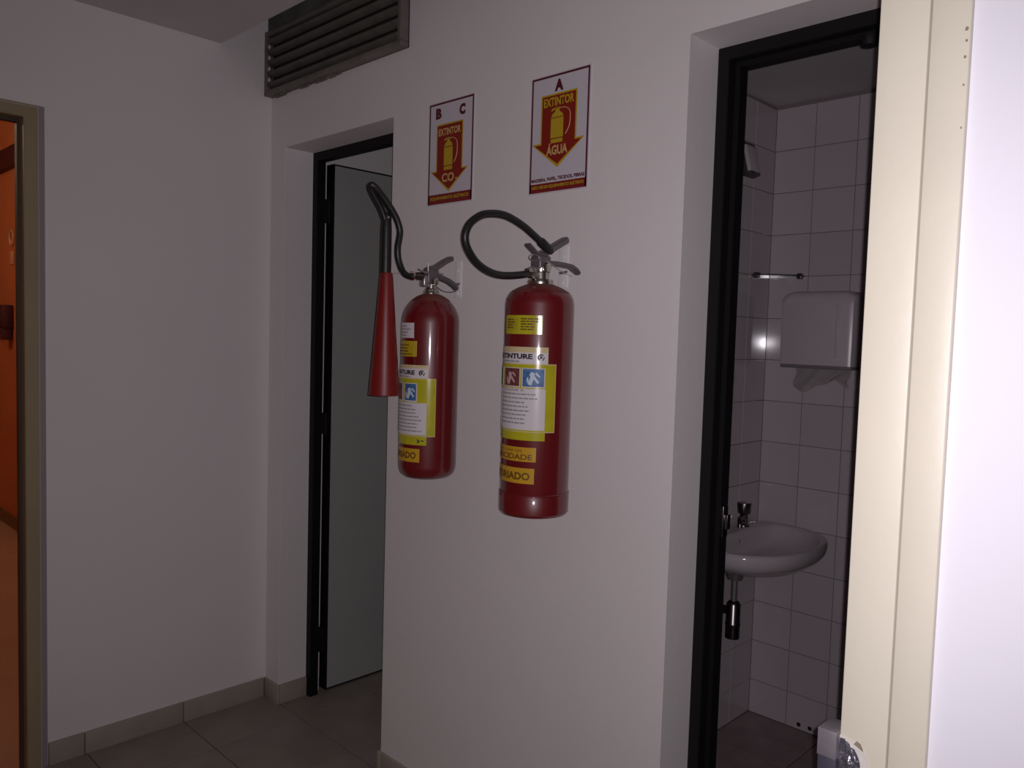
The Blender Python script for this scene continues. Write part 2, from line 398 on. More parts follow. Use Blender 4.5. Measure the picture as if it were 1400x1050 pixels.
# ------------------------------------------------------------------ trim 1: the near beige frame
t1 = empty('trim_1', (1.75,-0.70,0)); tag(t1, 'near beige door frame edging the bright white wall', 'door frame', kind='structure')
def rel(o): o.matrix_parent_inverse = Matrix.Translation((-1.75, 0.70, 0)); return o
rel(box('frame_post', (1.7505, -0.700, 0), (1.7980, -0.555, ZC-0.002), BEIGE, t1, bevel=0.0012))
rel(box('architrave', (1.7996, -0.7005, 0), (1.8350, -0.691, ZC-0.002), BEIGE, t1, bevel=0.0015))
rel(box('frame_core', (1.790, -0.690, 0), (1.802, -0.560, ZC-0.002), VOID, t1))
kp = rel(box('latch_keeper', (1.7300, -0.709, 1.010), (1.7505, -0.675, 1.040), GALV, t1, bevel=0.0010)); kp['label'] = 'grey metal latch keeper on the frame edge'
rel(box('keeper_body', (1.7300, -0.706, 0.90), (1.7500, -0.675, 1.0095), GALVD, t1, bevel=0.0010))
# crumpled bare metal around the latch, paint broken away
bm = bmesh.new(); N = 14; grid = {}
for i in range(N+1):
    for j in range(N+1):
        u, v = i/N, j/N
        r_ = math.hypot((u-0.35)/0.72, (v-0.50)/0.56)
        y = -0.7012 - (max(0, 1-r_))*0.004 - random.uniform(0, 0.0028)*(1 if r_ < 0.95 else 0.1)
        grid[i,j] = bm.verts.new((1.7512+0.0225*u*(1-0.30*max(0.0,(v-0.82)/0.18)**2), y, 0.930+0.103*v+0.003*math.sin(5*u)*v-0.004*u*v))
for i in range(N):
    for j in range(N): bm.faces.new((grid[i,j],grid[i+1,j],grid[i+1,j+1],grid[i,j+1]))
bmesh.ops.solidify(bm, geom=list(bm.faces), thickness=0.0006)
c = rel(from_bm('crumpled_plate', bm, FOIL, t1)); c['label'] = 'crumpled bare metal strip beside the latch keeper'
SCR = mat('scraped_pale_primer', (0.60, 0.57, 0.52), 0.7, var=0.12, vscale=90)
prism('scraped_paint', [(1.7508,0.90),(1.7835,0.90),(1.7845,0.96),(1.7835,1.005),(1.7775,1.026),(1.770,1.033),(1.7508,1.036)], 1, -0.7009, -0.699, SCR, t1).matrix_parent_inverse = Matrix.Translation((-1.75,0.70,0))
prism('paint_chip', [(1.7655,1.0315),(1.7685,1.0355),(1.7725,1.0335),(1.7760,1.0265),(1.7700,1.0295)], 1, -0.7013, -0.699, mat('bare_wood_chip', (0.22,0.19,0.13), 0.9), t1).matrix_parent_inverse = Matrix.Translation((-1.75,0.70,0))
for (cx, cz, s) in ((1.8318,1.752,.0016),(1.8322,1.741,.0011),(1.8317,1.726,.0012),(1.8319,1.700,.0009),(1.8320,1.66,.0008)):
    prism('paint_chip', [(cx-s,cz-s),(cx+s*.8,cz-s*1.2),(cx+s,cz+s*.6),(cx-s*.4,cz+s*1.3)], 1, -0.7011, -0.699, MATS['bare_wood_chip'], t1).matrix_parent_inverse = Matrix.Translation((-1.75,0.70,0))

# ------------------------------------------------------------------ orange room beyond the left doorway
orw = box('wall_orange', (-6.6, -0.02, 0), (XC-0.10, 0.08, 2.9), ORANGE); tag(orw, 'orange painted wall seen through the left doorway', 'wall', kind='structure')
o = boxes('wall_orange_far', [((-6.7,-3.2,0),(-6.6,0.08,2.9)), ((-6.6,-3.3,0),(XC-0.10,-3.2,2.9)), ((XC-0.11,-3.2,0),(XC-0.10,-2.8,2.9))], ORANGE); tag(o, 'far orange walls of the next room', 'wall', kind='structure')
o = box('floor_orange_room', (-6.6, -3.2, -0.12), (XC, -0.02, -0.001), ORANGEF); tag(o, 'tan floor of the orange room', 'floor', kind='structure')
o = box('ceiling_orange_room', (-6.6, -3.2, 2.9), (XC-0.10, 0.08, 3.0), CEIL); tag(o, 'ceiling of the orange room', 'ceiling', kind='structure')
box('trim_2', (-6.5, -0.06, 2.49), (-1.5, -0.02, 2.62), DARKRED); tag(bpy.data.objects['trim_2'], 'dark red band high on the orange wall', 'wall rail', kind='structure')  # dark red band running along the upper orange wall
o = boxes('baseboard_orange', [((-6.5,-0.032,0),(-1.5,-0.02,0.09))], mat('brown_skirting', (0.20, 0.085, 0.03), 0.5)); tag(o, 'brown skirting on the orange wall', 'baseboard', kind='structure')
ab = empty('alarm_box', (-4.42, -0.02, 1.48)); tag(ab, 'small dark red box on the orange wall', 'alarm box')
box('housing', (-0.17,-0.07,-0.08), (0.17,0,0.08), DARKRED, ab, bevel=0.01)
box('cover', (0.06,-0.075,-0.16), (0.16,-0.01,-0.079), DARKRED, ab, bevel=0.006)
lathe('glint_dot', [(0,0),(0.014,0),(0.010,0.012),(0,0.014)], mat('white_glint', (1,1,1), 0.3, emit=(1,0.9,0.8), estr=2), ab, 12, Matrix.Translation((-0.15,-0.07,0.0)) @ Matrix.Rotation(PI/2,4,'X'))  # glowing dot that stands for a lamp glint on the box
pq = empty('wall_plaque', (-4.27, -0.02, 1.95)); tag(pq, 'small pale emblem plaque above the dark red box', 'plaque')
MP = mat('pale_orange_plaque', (0.62, 0.30, 0.16), 0.5)
bm = bmesh.new()
b_tube(bm, [(0.045*math.cos(t*PI/10), -0.006, 0.07+0.05*math.sin(t*PI/10)) for t in range(21)], 0.008, 8)
from_bm('ring', bm, MP, pq); box('nameplate', (-0.04,-0.010,-0.11), (0.04,0,-0.02), MP, pq, bevel=0.003)
cl = empty('ceiling_lamp', (-3.6, -1.6, 2.9)); tag(cl, 'round warm ceiling lamp in the orange room', 'lamp')
lathe('lamp_base', [(0,0),(0.12,0),(0.12,-0.02),(0,-0.02)], PLAST, cl, 24); lathe('diffuser', [(0,-0.02),(0.11,-0.02),(0.10,-0.05),(0.05,-0.065),(0,-0.068)], LAMPG, cl, 24)
point_light('ceiling_lamp_light', (-3.6, -1.6, 2.72), 20.0, (1.0, 0.80, 0.58), 0.06)

# ------------------------------------------------------------------ ventilation grille
VX0, VX1, VZ0, VZ1 = XC+0.002, 0.072, 2.322, 2.556
vg = empty('ventilation_grille', ((VX0+VX1)/2, 0, VZ0)); tag(vg, 'dark dusty louvred ventilation grille above the left doorway', 'grille')
hw = (VX1-VX0)/2; VH = VZ1-VZ0; ft = 0.017; VD = -0.034
prism('grille_frame', [(-hw,0),(hw,0),(hw,VH),(-hw,VH)], 1, -0.004, -0.0005, VOID, vg).name = 'duct_back'
for nm, lo, hi in (('frame_bar',(-hw,VD,0),(hw,-0.0005,ft)),('frame_bar',(-hw,VD,VH-ft),(hw,-0.0005,VH)),('frame_bar',(-hw,VD,ft),(-hw+ft*0.8,-0.0005,VH-ft)),('frame_bar',(hw-ft,VD,ft),(hw,-0.0005,VH-ft))):
    box(nm, lo, hi, GRILLEF, vg, bevel=0.002)
box('duct_flange', (-hw,-0.020,VH), (hw,-0.0005,ZU-VZ0-0.002), RAWC, vg)
nb = 5; ih = VH-2*ft
for k in range(nb):
    zc = ft + ih*(k+0.5)/nb
    M = Matrix.Translation((0, VD+0.014, zc)) @ Matrix.Rotation(math.radians(-38), 4, 'X')
    box('louvre', (-hw+ft*0.9, -0.013, -0.0012*4), (hw-ft*1.02, 0.013, 0.0012*4), GRILLE, vg, bevel=0.001, M=M)
for k in range(4):
    zc = ft + ih*(k+1)/nb
    lathe('rivet', [(0,0.0),(0.0085,0.0),(0.006,0.003),(0,0.0036)], mat('pale_bare_metal', (0.55,0.52,0.48), 0.5), vg, 10, Matrix.Translation((-hw+ft*0.8+0.014, VD+0.006, zc)) @ Matrix.Rotation(PI/2,4,'X'))
# broken plaster crumbs along the lower edge
bm = bmesh.new()
for k in range(26):
    x_ = random.uniform(-hw+0.04, 0.05); s = random.uniform(0.004, 0.012)
    b_box(bm, (x_-s*1.6, -random.uniform(0.006,0.02), -s*0.6), (x_+s*1.6, -0.0005, 0.002))
c = from_bm('plaster_crumbs', bm, GRILLEF, vg); c['kind'] = 'stuff'

# ------------------------------------------------------------------ signs
def sign(name, cx, zc, label):
    e = empty(name, (cx, 0, zc)); tag(e, label, 'sign', 'extinguisher signs')
    box('sign_panel', (-0.1,-0.0025,-0.15), (0.1,-0.0002,0.15), SIGNW, e)
    return e
def UV(u, v): return (-0.1+0.2*u, 0.15-0.3*v)
def flat(name, polys, layer, m, e):
    y0 = -0.0025-0.0003*layer; bm = bmesh.new()
    for pts in polys:
        A = [bm.verts.new((x, y0, z)) for x, z in (UV(*p) for p in pts)]; B = [bm.verts.new((x, y0+0.0003, z)) for x, z in (UV(*p) for p in pts)]
        bm.faces.new(A); n = len(A)
        for i in range(n): bm.faces.new((A[i],A[(i+1)%n],B[(i+1)%n],B[i]))
    return from_bm(name, bm, m, e)
def sign_text(s, u0, u1, v0, v1, layer, m, e, bold=0.02):
    me = text_mesh(s, 0.2*(u1-u0), 0.3*(v1-v0), bold); cx, cz = UV((u0+u1)/2, (v0+v1)/2)
    for v in me.vertices: v.co = Vector((cx+v.co.x, -0.0025-0.0003*layer, cz+v.co.y))
    return link('lettering', me, m, e)
def border(e):
    a, b = 0.016, 0.042; av, bv = a*0.667, b*0.667
    flat('border_line', [[(a,av),(1-a,av),(1-b,bv),(b,bv)], [(1-a,av),(1-a,0.985),(1-b,0.985),(1-b,bv)], [(a,0.985),(a,av),(b,bv),(b,0.985)], ], 1, MAROON, e)
def arrow(e, u0, u1, vt, vb, ua, ub, vtip, o):
    uc = (u0+u1)/2
    def shp(d):
        dv = d*0.667
        return [(u0-d,vt-dv),(u1+d,vt-dv),(u1+d,vb-dv),(ub+d*2.2,vb-dv),(uc,vtip+dv*1.9),(ua-d*2.2,vb-dv),(u0-d,vb-dv)]
    flat('arrow_outline', [shp(o)], 1, SIGNYEL, e); flat('arrow', [shp(0)], 2, SIGNRED, e)
def picto(e, uc, v0, v1, hw_):
    k = v1-v0; P = lambda a, b: (uc+a*hw_, v0+b*k)
    flat('pictogram_cylinder', [[P(-1,.30),P(1,.30),P(1,.86),P(-1,.86)], [P(-.95,.89),P(.95,.89),P(.95,1),P(-.95,1)],
                                [P(-1,.275),P(-.75,.17),P(-.32,.12),P(-.32,.02),P(.32,.02),P(.32,.12),P(.75,.17),P(1,.275)], [P(-1.0,.10),P(-.9,.03),P(-.3,.0),P(.3,.0),P(.3,.03),P(-.3,.04)]], 3, SIGNYEL, e)
    bm = bmesh.new(); pts = []
    for a, b in ((.3,.03),(1.3,.05),(1.95,.16),(2.1,.35),(1.95,.60),(1.4,.80)):
        x_, z_ = UV(*P(a,b)); pts.append((x_, -0.0034, z_))
    b_tube(bm, catmull(pts, 5), 0.0012, 6); from_bm('pictogram_hose', bm, SIGNPALE, e)
sA = sign('extinguisher_sign', 0.698, 1.9705, 'sign lettered A and AGUA with red down arrow, above the larger extinguisher')
border(sA); sign_text('A', .41, .56, .055, .155, 1, MAROON, sA, 0.07)
arrow(sA, .21, .77, .185, .585, .09, .88, .765, .022)
sign_text('EXTINTOR', .235, .745, .20, .275, 3, SIGNYEL, sA, 0.035); picto(sA, .47, .29, .585, .105)
sign_text('ÁGUA', .30, .66, .585, .685, 3, SIGNPALE, sA, 0.035); sign_text('MADEIRA, PAPEL, TECIDOS, FIBRAS', .05, .95, .868, .904, 1, MAROON, sA, 0.05)
flat('red_band', [[(.018,.913),(.982,.913),(.982,.99),(.018,.99)]], 1, BANDRED, sA); sign_text('NÃO USE EM EQUIPAMENTO ELÉTRICO', .06, .94, .925, .962, 2, SIGNYEL, sA, 0.035)
sB = sign('extinguisher_sign', 0.279, 1.9795, 'sign lettered B C and CO2 with red down arrow, above the horned extinguisher')
border(sB); sign_text('B', .16, .29, .06, .165, 1, MAROON, sB, 0.07); sign_text('C', .68, .81, .07, .175, 1, MAROON, sB, 0.07)
arrow(sB, .21, .75, .235, .68, .11, .85, .855, .020)
sign_text('EXTINTOR', .235, .725, .265, .335, 3, SIGNPALE, sB, 0.035); picto(sB, .46, .36, .67, .095)
sign_text('CO', .33, .60, .70, .785, 3, SIGNPALE, sB, 0.03); sign_text('2', .62, .68, .755, .795, 3, SIGNPALE, sB, 0.035)
flat('red_band', [[(.018,.895),(.982,.895),(.982,.99),(.018,.99)]], 1, BANDRED, sB); sign_text('EQUIPAMENTO ELÉTRICO', .08, .92, .912, .955, 2, SIGNYEL, sB, 0.035)

# ------------------------------------------------------------------ extinguishers
EA = 0.15
def wrap(R, u, z): return Vector((R*math.sin(u), -R*math.cos(u), z))
def patch(name, R, a0, a1, z0, z1, layer, m, e):
    """sticker bent round the cylinder, a in degrees from the front"""
    rr = R + 0.0005 + 0.0004*layer; n = max(3, int(abs(a1-a0)/5)); bm = bmesh.new(); L = []
    for i in range(n+1):
        t = math.radians(a0+(a1-a0)*i/n); L.append((bm.verts.new(wrap(rr,t,z0)), bm.verts.new(wrap(rr,t,z1)), bm.verts.new(wrap(rr-0.0004,t,z0)), bm.verts.new(wrap(rr-0.0004,t,z1))))
    for A, B in zip(L, L[1:]):
        bm.faces.new((A[0],B[0],B[1],A[1])); bm.faces.new((A[2],A[0],B[0],B[2])); bm.faces.new((A[1],A[3],B[3],B[1]))
    bm.faces.new((L[0][0],L[0][1],L[0][3],L[0][2])); bm.faces.new((L[-1][0],L[-1][2],L[-1][3],L[-1][1]))
    return sharp(from_bm(name, bm, m, e), 40)
def ctext(s, R, a0, a1, z0, z1, layer, m, e, bold=0.02):
    rr = R + 0.0005 + 0.0004*layer; wd = math.radians(a1-a0)*rr
    me = text_mesh(s, wd, z1-z0, bold); ac = math.radians((a0+a1)/2)
    for v in me.vertices: v.co = wrap(rr, ac+v.co.x/rr, (z0+z1)/2+v.co.y)
    return link('lettering', me, m, e)
def ink_lines(R, a0, a1, zs, layer, m, e):
    rr = R + 0.0005 + 0.0004*layer; bm = bmesh.new()
    for z_ in zs:
        a = a0
        end = a1 - random.uniform(0, 0.35)*(a1-a0)
        while a < end:
            b = min(a + random.uniform(4, 11), end); h = 0.0016
            n = 3; L = [(bm.verts.new(wrap(rr, math.radians(a+(b-a)*i/n), z_-h)), bm.verts.new(wrap(rr, math.radians(a+(b-a)*i/n), z_+h))) for i in range(n+1)]
            for A, B in zip(L, L[1:]): bm.faces.new((A[0],B[0],B[1],A[1]))
            a = b + 1.2
    o = from_bm('printed_lines', bm, m, e); o['kind'] = 'stuff'; return o

def hook(x, z, label):
    e = empty('wall_hook', (x, 0, z)); tag(e, label, 'hook', 'extinguisher hooks')
    box('hook_plate', (-0.016,-0.003,-0.05), (0.016,-0.0002,0.055), mat('white_hook_paint', (0.86,0.84,0.84), 0.5), e, bevel=0.001)
    tube('hook_arm', catmull([(0,-0.001,-0.010),(0.004,-0.018,-0.014),(0.016,-0.024,-0.014),(0.026,-0.024,-0.014),(0.032,-0.024,-0.011)], 4), 0.0035, STEEL, e, 8)
    for s in (-0.038, 0.028): lathe('screw', [(0,0),(0.005,0),(0.004,0.002),(0,0.0025)], MATS['white_hook_paint'], e, 10, Matrix.Translation((0,-0.003,s)) @ Matrix.Rotation(PI/2,4,'X'))

# --- larger water extinguisher
XR, ZR, RR = 0.788, 1.030, 0.082
e = empty('fire_extinguisher', (XR, -EA, ZR)); tag(e, 'larger red cylinder extinguisher with looped black hose, on the wall by the bathroom', 'extinguisher', 'wall fire extinguishers')
def Z(z): return z - ZR
def Y(y): return y + EA
lathe('cylinder', [(0,0.004),(RR-0.012,0.0),(RR-0.003,0.002),(RR+0.0015,0.008),(RR+0.0015,0.050),(RR-0.001,0.054),(RR,0.058),(RR,Z(1.525)),(RR-0.002,Z(1.538)),(RR-0.007,Z(1.549)),(RR-0.0095,Z(1.5515)),(0,Z(1.5515))], RED, e, 72)
lathe('shoulder', [(RR-0.0095,Z(1.5515)),(RR-0.015,Z(1.5565)),(RR-0.030,Z(1.565)),(RR-0.045,Z(1.571)),(0.026,Z(1.575)),(0,Z(1.576))], DUSTRED, e, 72)
lathe('base_ring', [(RR+0.0005,0.0515),(RR+0.0022,0.0525),(RR+0.0022,0.0545),(RR+0.0002,0.0560)], RED, e, 72)
lathe('collar', [(0,Z(1.573)),(0.030,Z(1.573)),(0.031,Z(1.578)),(0.029,Z(1.584)),(0.020,Z(1.586)),(0.019,Z(1.600)),(0.022,Z(1.602)),(0.022,Z(1.612)),(0,Z(1.613))], CHROME, e, 24)
vb = box('valve_body', (-0.016,-0.020,Z(1.608)), (0.016,0.018,Z(1.640)), LEVER, e, bevel=0.004)
lathe('valve_cap', [(0,0),(0.010,0),(0.012,0.004),(0.010,0.010),(0,0.012)], CHROME, vb, 16, Matrix.Translation((0.016,-0.002,Z(1.612))) @ Matrix.Rotation(PI/2,4,'Y'))
lathe('outlet_nut', [(0,0),(0.013,0),(0.0155,0.003),(0.0155,0.016),(0.012,0.020),(0.010,0.030),(0,0.030)], CHROME, e, 6, Matrix.Translation((0,-0.018,Z(1.599))) @ Matrix.Rotation(PI/2,4,'X'), 25)
strap('upper_lever', [(0,Y(-0.168),Z(1.637)),(0,Y(-0.155),Z(1.641)),(0,Y(-0.140),Z(1.648)),(0,Y(-0.105),Z(1.666)),(0,Y(-0.070),Z(1.684)),(0,Y(-0.060),Z(1.687))], [0.024,0.026,0.024,0.022,0.022,0.016], 0.016, LEVER, e, 0.003)
strap('carry_handle', [(0,Y(-0.168),Z(1.624)),(0,Y(-0.139),Z(1.624)),(0,Y(-0.105),Z(1.626)),(0,Y(-0.070),Z(1.625)),(0,Y(-0.044),Z(1.623)),(0,Y(-0.026),Z(1.616)),(0,Y(-0.012),Z(1.608))], [0.022,0.026,0.024,0.022,0.022,0.022,0.016], 0.011, LEVER, e, 0.003)
strap('hose_clip', [(0.006,Y(-0.206),Z(1.662)),(0.006,Y(-0.190),Z(1.652)),(0.004,Y(-0.168),Z(1.640)),(0.004,Y(-0.155),Z(1.634))], [0.018,0.018,0.016,0.014], 0.007, LEVER, e)
tube('pull_ring', [(0.014+0.004*math.cos(t*PI/8), Y(-0.190)+0.013*math.cos(t*PI/8), Z(1.632)+0.007*math.sin(t*PI/8)) for t in range(17)], 0.0013, STEEL, e, 6)
hs = [(722,375),(0,0)]
HP = [(0,-0.190,1.596),(0,-0.225,1.590),(0,-0.270,1.585),(0,-0.308,1.585),(0,-0.340,1.591),(0,-0.370,1.603),(0,-0.393,1.620),(0,-0.409,1.640),(0,-0.413,1.660),(0,-0.404,1.681),(0,-0.385,1.697),(0,-0.362,1.708),(0,-0.329,1.7135),(0,-0.300,1.7135),(0,-0.275,1.709),(0,-0.250,1.702),(0,-0.227,1.694),(0,-0.200,1.682),(0,-0.172,1.669)]
HP = [(0.016*math.sin(PI*i/(len(HP)-1)) + 0.018*(i/(len(HP)-1)), Y(p[1]), Z(p[2])) for i, p in enumerate(HP)]
tube('hose', catmull(HP, 5), 0.0084, RUBBER, e, 14)
a_ = Vector(HP[-1]); dr = (Vector((0.018, Y(-0.135), Z(1.650)))-a_)
tube('hose_nozzle', [a_-dr*0.15, a_, a_+dr*0.25, a_+dr*0.75, a_+dr*1.05], [0.0090,0.0112,0.0112,0.0105,0.006], RUBBER, e, 14)
tube('seal_wire', [(0.016,Y(-0.15),Z(1.628)),(0.022,Y(-0.10),Z(1.606)),(0.02,Y(-0.06),Z(1.598))], 0.0009, WIRE, e, 6)
# stickers
patch('inspection_sticker', RR, -26, 48, Z(1.455), Z(1.498), 0, YEL2, e)
patch('sticker_field', RR, -22, 6, Z(1.464), Z(1.491), 1, mat('olive_print', (0.42, 0.36, 0.02), 0.5), e)
ink_lines(RR, -18, 2, [Z(1.470+0.006*k) for k in range(4)], 2, BROWNINK, e)
ink_lines(RR, 12, 44, [Z(1.466+0.006*k) for k in range(5)], 1, BROWNINK, e)
patch('brand_sticker', RR, -58, 59, Z(1.385), Z(1.426), 0, CREAM, e)
patch('brand_field', RR, -57, 58, Z(1.387), Z(1.4135), 1, PAPER, e)
ctext('EXTINTURE', RR, -44, 34, Z(1.3985), Z(1.4105), 2, INK, e, 0.05)
ink_lines(RR, -35, 30, [Z(1.3925)], 2, GREYINK, e)
bm = bmesh.new(); rr = RR+0.0014
def ring_arc(bm, cx, cz, r0, r1, t0, t1, rr):
    n = 14; L = []
    for i in range(n+1):
        t = math.radians(t0+(t1-t0)*i/n)
        L.append((bm.verts.new(wrap(rr, cx+r0*math.cos(t)/rr, cz+r0*math.sin(t))), bm.verts.new(wrap(rr, cx+r1*math.cos(t)/rr, cz+r1*math.sin(t)))))
    for A, B in zip(L, L[1:]): bm.faces.new((A[0],B[0],B[1],A[1]))
ring_arc(bm, math.radians(47), Z(1.403), 0.0045, 0.008, 40, 250, rr); ring_arc(bm, math.radians(47), Z(1.403), 0.0, 0.0035, 0, 360, rr); ring_arc(bm, math.radians(47), Z(1.403), 0.006, 0.0085, -60, 10, rr)
from_bm('brand_logo', bm, INK, e)
patch('instruction_sticker', RR, -58, 73, Z(1.231), Z(1.388), 2, CREAM, e)
patch('instruction_border', RR, -57, 72, Z(1.233), Z(1.386), 3, YEL2, e)
patch('lower_yellow_tab', RR, -58, 57, Z(1.212), Z(1.2325), 1, YEL2, e)
patch('instruction_text_field', RR, -34, 56, Z(1.236), Z(1.331), 4, PAPER, e)
patch('side_text_field', RR, -56, -37, Z(1.240), Z(1.331), 4, PAPER, e)
for (a0, a1, m_) in ((-52,-30,GREENPR),(-21,13,REDPR),(19,53,BLUE)):
    patch('picture_panel', RR, a0-1.5, a1+1.5, Z(1.3335), Z(1.378), 4, PAPER, e); patch('picture', RR, a0, a1, Z(1.336), Z(1.3765), 5, m_, e)
def figure(a, z, R, layer, m, e):
    rr = R+0.0005+0.0004*layer; bm = bmesh.new(); a = math.radians(a)
    ring_arc(bm, a-0.03, z+0.008, 0, 0.006, 0, 360, rr)
    for pts in ([(-.012,-.014),(-.004,-.016),(.004,.004),(-.006,.006)], [(.000,.000),(.010,-.012),(.014,-.009),(.004,.005)], [(-.016,-.002),(-.013,-.012),(-.010,-.011),(-.012,.004)], [(.004,.010),(.014,.002),(.016,.005),(.007,.014)]):
        bm.faces.new([bm.verts.new(wrap(rr, a+p[0]/rr, z+p[1])) for p in pts])
    from_bm('pictured_figure', bm, m, e)
PINK = mat('pink_print', (0.55, 0.36, 0.36), 0.5); PALEB = mat('pale_blue_print', (0.55, 0.62, 0.72), 0.5)
figure(-4, Z(1.355), RR, 6, PINK, e); figure(36, Z(1.355), RR, 6, PALEB, e)
ctext('CLASSE A', RR, -20, 22, Z(1.325), Z(1.329), 5, REDPR, e, 0.01)
ink_lines(RR, -30, 48, [Z(1.318-0.0095*k) for k in range(8)], 5, GREYINK, e)
patch('warning_sticker', RR, -74, 44, Z(1.163), Z(1.196), 0, ORY, e)
ctext('NÃO USAR EM', RR, -40, 20, Z(1.184), Z(1.192), 1, BROWNINK, e, 0.0)
ctext('ELETRICIDADE', RR, -66, 38, Z(1.167), Z(1.180), 1, BROWNINK, e, 0.03)
patch('inspected_sticker', RR, -74, 42, Z(1.112), Z(1.148), 0, ORY, e)
ctext('VISTORIADO', RR, -66, 35, Z(1.120), Z(1.138), 1, BROWNINK, e, 0.04)
hook(XR-0.06, 1.626, 'pale wall hook holding the larger extinguisher')

# --- smaller carbon dioxide extinguisher with horn
XL, ZL, RL = 0.386, 1.058, 0.079
e = empty('fire_extinguisher', (XL, -EA, ZL)); tag(e, 'smaller round-shouldered red extinguisher with a long red discharge horn', 'extinguisher', 'wall fire extinguishers')
def Z(z): return z - ZL
prof = [(0,0.0),(RL*0.62,0.0),(RL*0.80,0.004),(RL*0.93,0.013),(RL*0.985,0.024),(RL,0.036)]
zs = Z(1.478); hd = 0.082
for k in range(0, 11):
    t = k/10*math.radians(76); prof.append((RL*math.cos(t), zs+hd*math.sin(t)))
cut = 7 + 6
lathe('cylinder', prof[:cut] + [(0, prof[cut-1][1])], RED, e, 72)
lathe('shoulder', prof[cut-1:] + [(0.017, zs+hd*1.01), (0, zs+hd*1.015)], DUSTRED, e, 72)
lathe('neck_ring', [(0,Z(1.556)),(0.022,Z(1.556)),(0.022,Z(1.562)),(0.018,Z(1.569)),(0.015,Z(1.572)),(0.014,Z(1.590)),(0,Z(1.592))], CHROME, e, 24)
vb = box('valve_body', (-0.014,-0.022,Z(1.582)), (0.014,0.016,Z(1.622)), LEVER, e, bevel=0.004)
lathe('safety_disc', [(0,0),(0.009,0),(0.011,0.004),(0.009,0.012),(0,0.014)], CHROME, vb, 12, Matrix.Translation((0.014,-0.004,Z(1.590))) @ Matrix.Rotation(PI/2,4,'Y'))
box('valve_boss', (-0.011,-0.034,Z(1.575)), (0.011,-0.016,Z(1.606)), STEEL, e, bevel=0.004)
lathe('outlet_nut', [(0,0),(0.010,0),(0.012,0.003),(0.012,0.018),(0.009,0.022),(0.009,0.036),(0,0.036)], DARKCH, e, 6, Matrix.Translation((0,-0.030,Z(1.602))) @ Matrix.Rotation(PI/2,4,'X'), 25)
lathe('hose_collar', [(0,0),(0.012,0),(0.012,0.006),(0,0.006)], CHROME, e, 14, Matrix.Translation((0,-0.064,Z(1.601))) @ Matrix.Rotation(PI/2,4,'X'))
strap('upper_lever', [(0,Y(-0.172),Z(1.618)),(0,Y(-0.155),Z(1.624)),(0,Y(-0.135),Z(1.630)),(0,Y(-0.105),Z(1.648)),(0,Y(-0.086),Z(1.657)),(0,Y(-0.076),Z(1.658))], [0.020,0.026,0.024,0.022,0.022,0.014], 0.014, LEVER, e, 0.003)
strap('carry_handle', [(0,Y(-0.165),Z(1.609)),(0,Y(-0.140),Z(1.607)),(0,Y(-0.115),Z(1.602)),(0,Y(-0.090),Z(1.595)),(0,Y(-0.070),Z(1.585)),(0,Y(-0.058),Z(1.574))], [0.022,0.026,0.024,0.022,0.022,0.016], 0.013, LEVER, e, 0.003)
strap('safety_pin', [(0.01,Y(-0.205),Z(1.620)),(0.01,Y(-0.185),Z(1.613)),(0.01,Y(-0.165),Z(1.612)),(0.01,Y(-0.118),Z(1.613))], 0.005, 0.004, STEEL, e, 0.0008)
tube('lead_seal', [(0.012,Y(-0.172),Z(1.616)),(0.012,Y(-0.172),Z(1.638))], 0.0014, WIRE, e, 6)
tube('seal_wire', catmull([(0.012,Y(-0.145),Z(1.578)),(0.012,Y(-0.120),Z(1.567)),(0.006,Y(-0.090),Z(1.565)),(0,Y(-0.062),Z(1.570))], 5), 0.0011, RUBBER, e, 6)
HP = [(0,-0.214,1.600),(0,-0.228,1.600),(0.002,-0.245,1.606),(0.005,-0.258,1.620),(0.006,-0.268,1.643),(0.006,-0.270,1.670),(0.006,-0.264,1.705),(0.006,-0.267,1.724),(0.005,-0.277,1.746),(0.003,-0.295,1.771),(0,-0.318,1.796),(-0.002,-0.340,1.816),(-0.007,-0.348,1.819),(-0.012,-0.344,1.810),(-0.013,-0.330,1.791),(-0.013,-0.312,1.767),(-0.013,-0.299,1.742),(-0.013,-0.294,1.722),(-0.013,-0.294,1.70)]
HP = [(p[0], Y(p[1]), Z(p[2])) for p in HP]
tube('hose', catmull(HP, 5), 0.0086, RUBBER, e, 14)
hx = -0.013
def HM(y): return Matrix.Translation((hx, Y(y), 0))
lathe('horn_grip', [(0,Z(1.760)),(0.0090,Z(1.759)),(0.0120,Z(1.748)),(0.0138,Z(1.715)),(0.0145,Z(1.604)),(0,Z(1.604))], RUBBER, e, 24, HM(-0.293))
lathe('discharge_horn', [(0,Z(1.6035)),(0.0152,Z(1.6035)),(0.0175,Z(1.590)),(0.024,Z(1.50)),(0.0325,Z(1.39)),(0.0405,Z(1.290)),(0.0415,Z(1.286)),(0.0400,Z(1.286)),(0.031,Z(1.39)),(0.021,Z(1.52)),(0,Z(1.54))], HORN, e, 48, HM(-0.290))
tube('horn_clip_wire', [(hx+0.010,Y(-0.281),Z(1.603)),(0.004,Y(-0.245),Z(1.607)),(0.010,Y(-0.215),Z(1.609))], 0.0011, WIRE, e, 6)
lathe('grip_rivet', [(0,0),(0.003,0),(0.002,0.0015),(0,0.002)], WIRE, e, 8, Matrix.Translation((hx+0.012, Y(-0.296), Z(1.745))) @ Matrix.Rotation(PI/2,4,'Y'))
patch('white_sticker', RL, -34, 18, Z(1.437), Z(1.477), 0, PAPER, e); ink_lines(RL, -28, 12, [Z(1.444+0.008*k) for k in range(4)], 1, GREYINK, e)
patch('inspection_sticker', RL, -36, 25, Z(1.388), Z(1.429), 0, YEL, e); ink_lines(RL, -30, 20, [Z(1.394+0.008*k) for k in range(4)], 1, BROWNINK, e)
